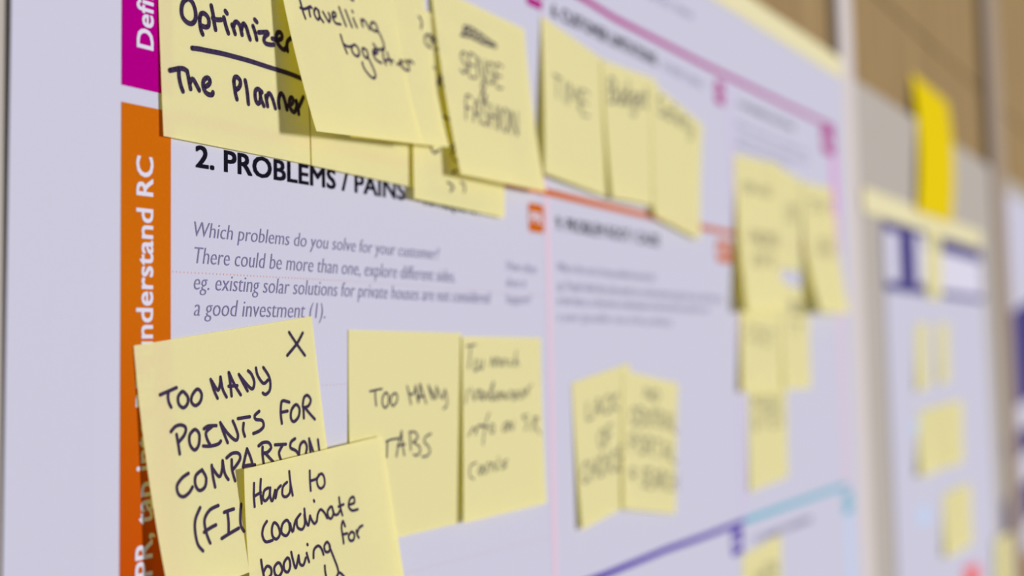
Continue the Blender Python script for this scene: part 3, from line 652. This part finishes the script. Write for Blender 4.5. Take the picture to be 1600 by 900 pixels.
 {'label': 'big bright yellow paper sheet hanging above the navy headed poster', 'q': [(1175.54, 276.05), (1370.02, 273.21), (1126.4, 127.16), (1305.41, 129.3)], 'L': (-8.5, 1.3, 2.1), 'R': (-8.5, 1.5, 1.7), 'w': 1.0, 'ink': [], 'mat': 'sheet', 'name': 'yellow_sheet', 'cat': 'paper sheet'},
 {'label': 'yellow sticky note strip across the navy header of the far poster', 'q': [(1174.79, 116.75), (1250.54, 115.21), (1158.3, 42.25), (1235.45, 41.34)], 'L': (-0.1, 0.3, 1.1), 'R': (-0.1, 0.1, 0.7), 'w': 1.0, 'ink': []},
 {'label': 'left yellow sticky note of the upper pair below the navy header of the far poster', 'q': [(1107.3, 17.01), (1161.94, 18.03), (1086.51, -48.01), (1149.49, -46.54)], 'L': (-0.1, 0.3, 2.5), 'R': (-0.1, 0.1, 0.7), 'w': 1.0, 'ink': []},
 {'label': 'right yellow sticky note of the upper pair below the navy header of the far poster', 'q': [(1210.46, 18.38), (1269.22, 18.81), (1193.94, -44.18), (1256.32, -44.13)], 'L': (-0.1, 0.3, 1.5), 'R': (-0.1, 0.1, 0.7), 'w': 1.0, 'ink': []},
 {'label': 'left yellow sticky note of the middle three on the far poster, corner curled out', 'q': [(1103.82, -66.33), (1180.54, -66.84), (1072.0, -126.42), (1160.78, -129.52)], 'L': (-0.1, 1.0, 5.5), 'R': (-0.1, 0.3, 1.5), 'w': 1.0, 'ink': []},
 {'label': 'central yellow sticky note of the middle three on the far poster', 'q': [(1171.94, -65.16), (1252.26, -66.81), (1156.81, -128.54), (1235.05, -130.07)], 'L': (0.4, 0.7, 1.7), 'R': (0.4, 0.7, 1.3), 'w': 1.0, 'ink': []},
 {'label': 'right yellow sticky note of the middle three on the far poster', 'q': [(1236.07, -64.76), (1323.97, -66.49), (1218.74, -129.99), (1310.15, -132.2)], 'L': (0.9, 1.3, 2.4), 'R': (0.8, 0.9, 1.5), 'w': 1.0, 'ink': []},
 {'label': 'left yellow sticky note of the lowest pair on the far poster, corner curled out', 'q': [(1202.33, -154.4), (1282.36, -157.7), (1176.28, -215.14), (1263.99, -221.66)], 'L': (-0.1, 1.0, 4.5), 'R': (-0.1, 0.3, 1.5), 'w': 1.0, 'ink': []},
 {'label': 'right yellow sticky note of the lowest pair on the far poster', 'q': [(1265.18, -154.67), (1352.36, -158.88), (1249.88, -219.04), (1340.82, -224.57)], 'L': (0.5, 0.9, 2.2), 'R': (0.4, 0.7, 1.3), 'w': 1.0, 'ink': []},
 {'label': 'pink red note at the bottom edge of the far navy headed poster', 'q': [(1297.3, -242.5), (1382.71, -250.76), (1278.12, -302.04), (1364.62, -310.99)], 'L': (-0.1, 0.3, 1.1), 'R': (-0.1, 0.1, 0.7), 'w': 1.0, 'ink': [], 'mat': 'red'},
 {'label': 'yellow sticky note low on the second batten in the bottom right corner', 'q': [(1490.25, -237.54), (1604.09, -244.24), (1473.73, -297.08), (1588.94, -305.52)], 'L': (2.6, 3.0, 3.7), 'R': (2.6, 2.9, 3.3), 'w': 1.0, 'ink': []},
 {'label': 'brown card under the navy striped poster in the bottom right corner', 'q': [(1626.69, -290.77), (1880.54, -302.55), (1605.29, -378.01), (1856.51, -390.53)], 'L': (-0.6, -0.5, -0.3), 'R': (-0.6, -0.5, -0.3), 'w': 1.0, 'ink': [], 'mat': 'card', 'name': 'brown_card', 'cat': 'card'}]
for d in NOTES:
    sticky(d, d.get('mat', 'note'), d.get('name', 'sticky_note'))

for o in bpy.data.objects:
    if '_o' in o: del o['_o']
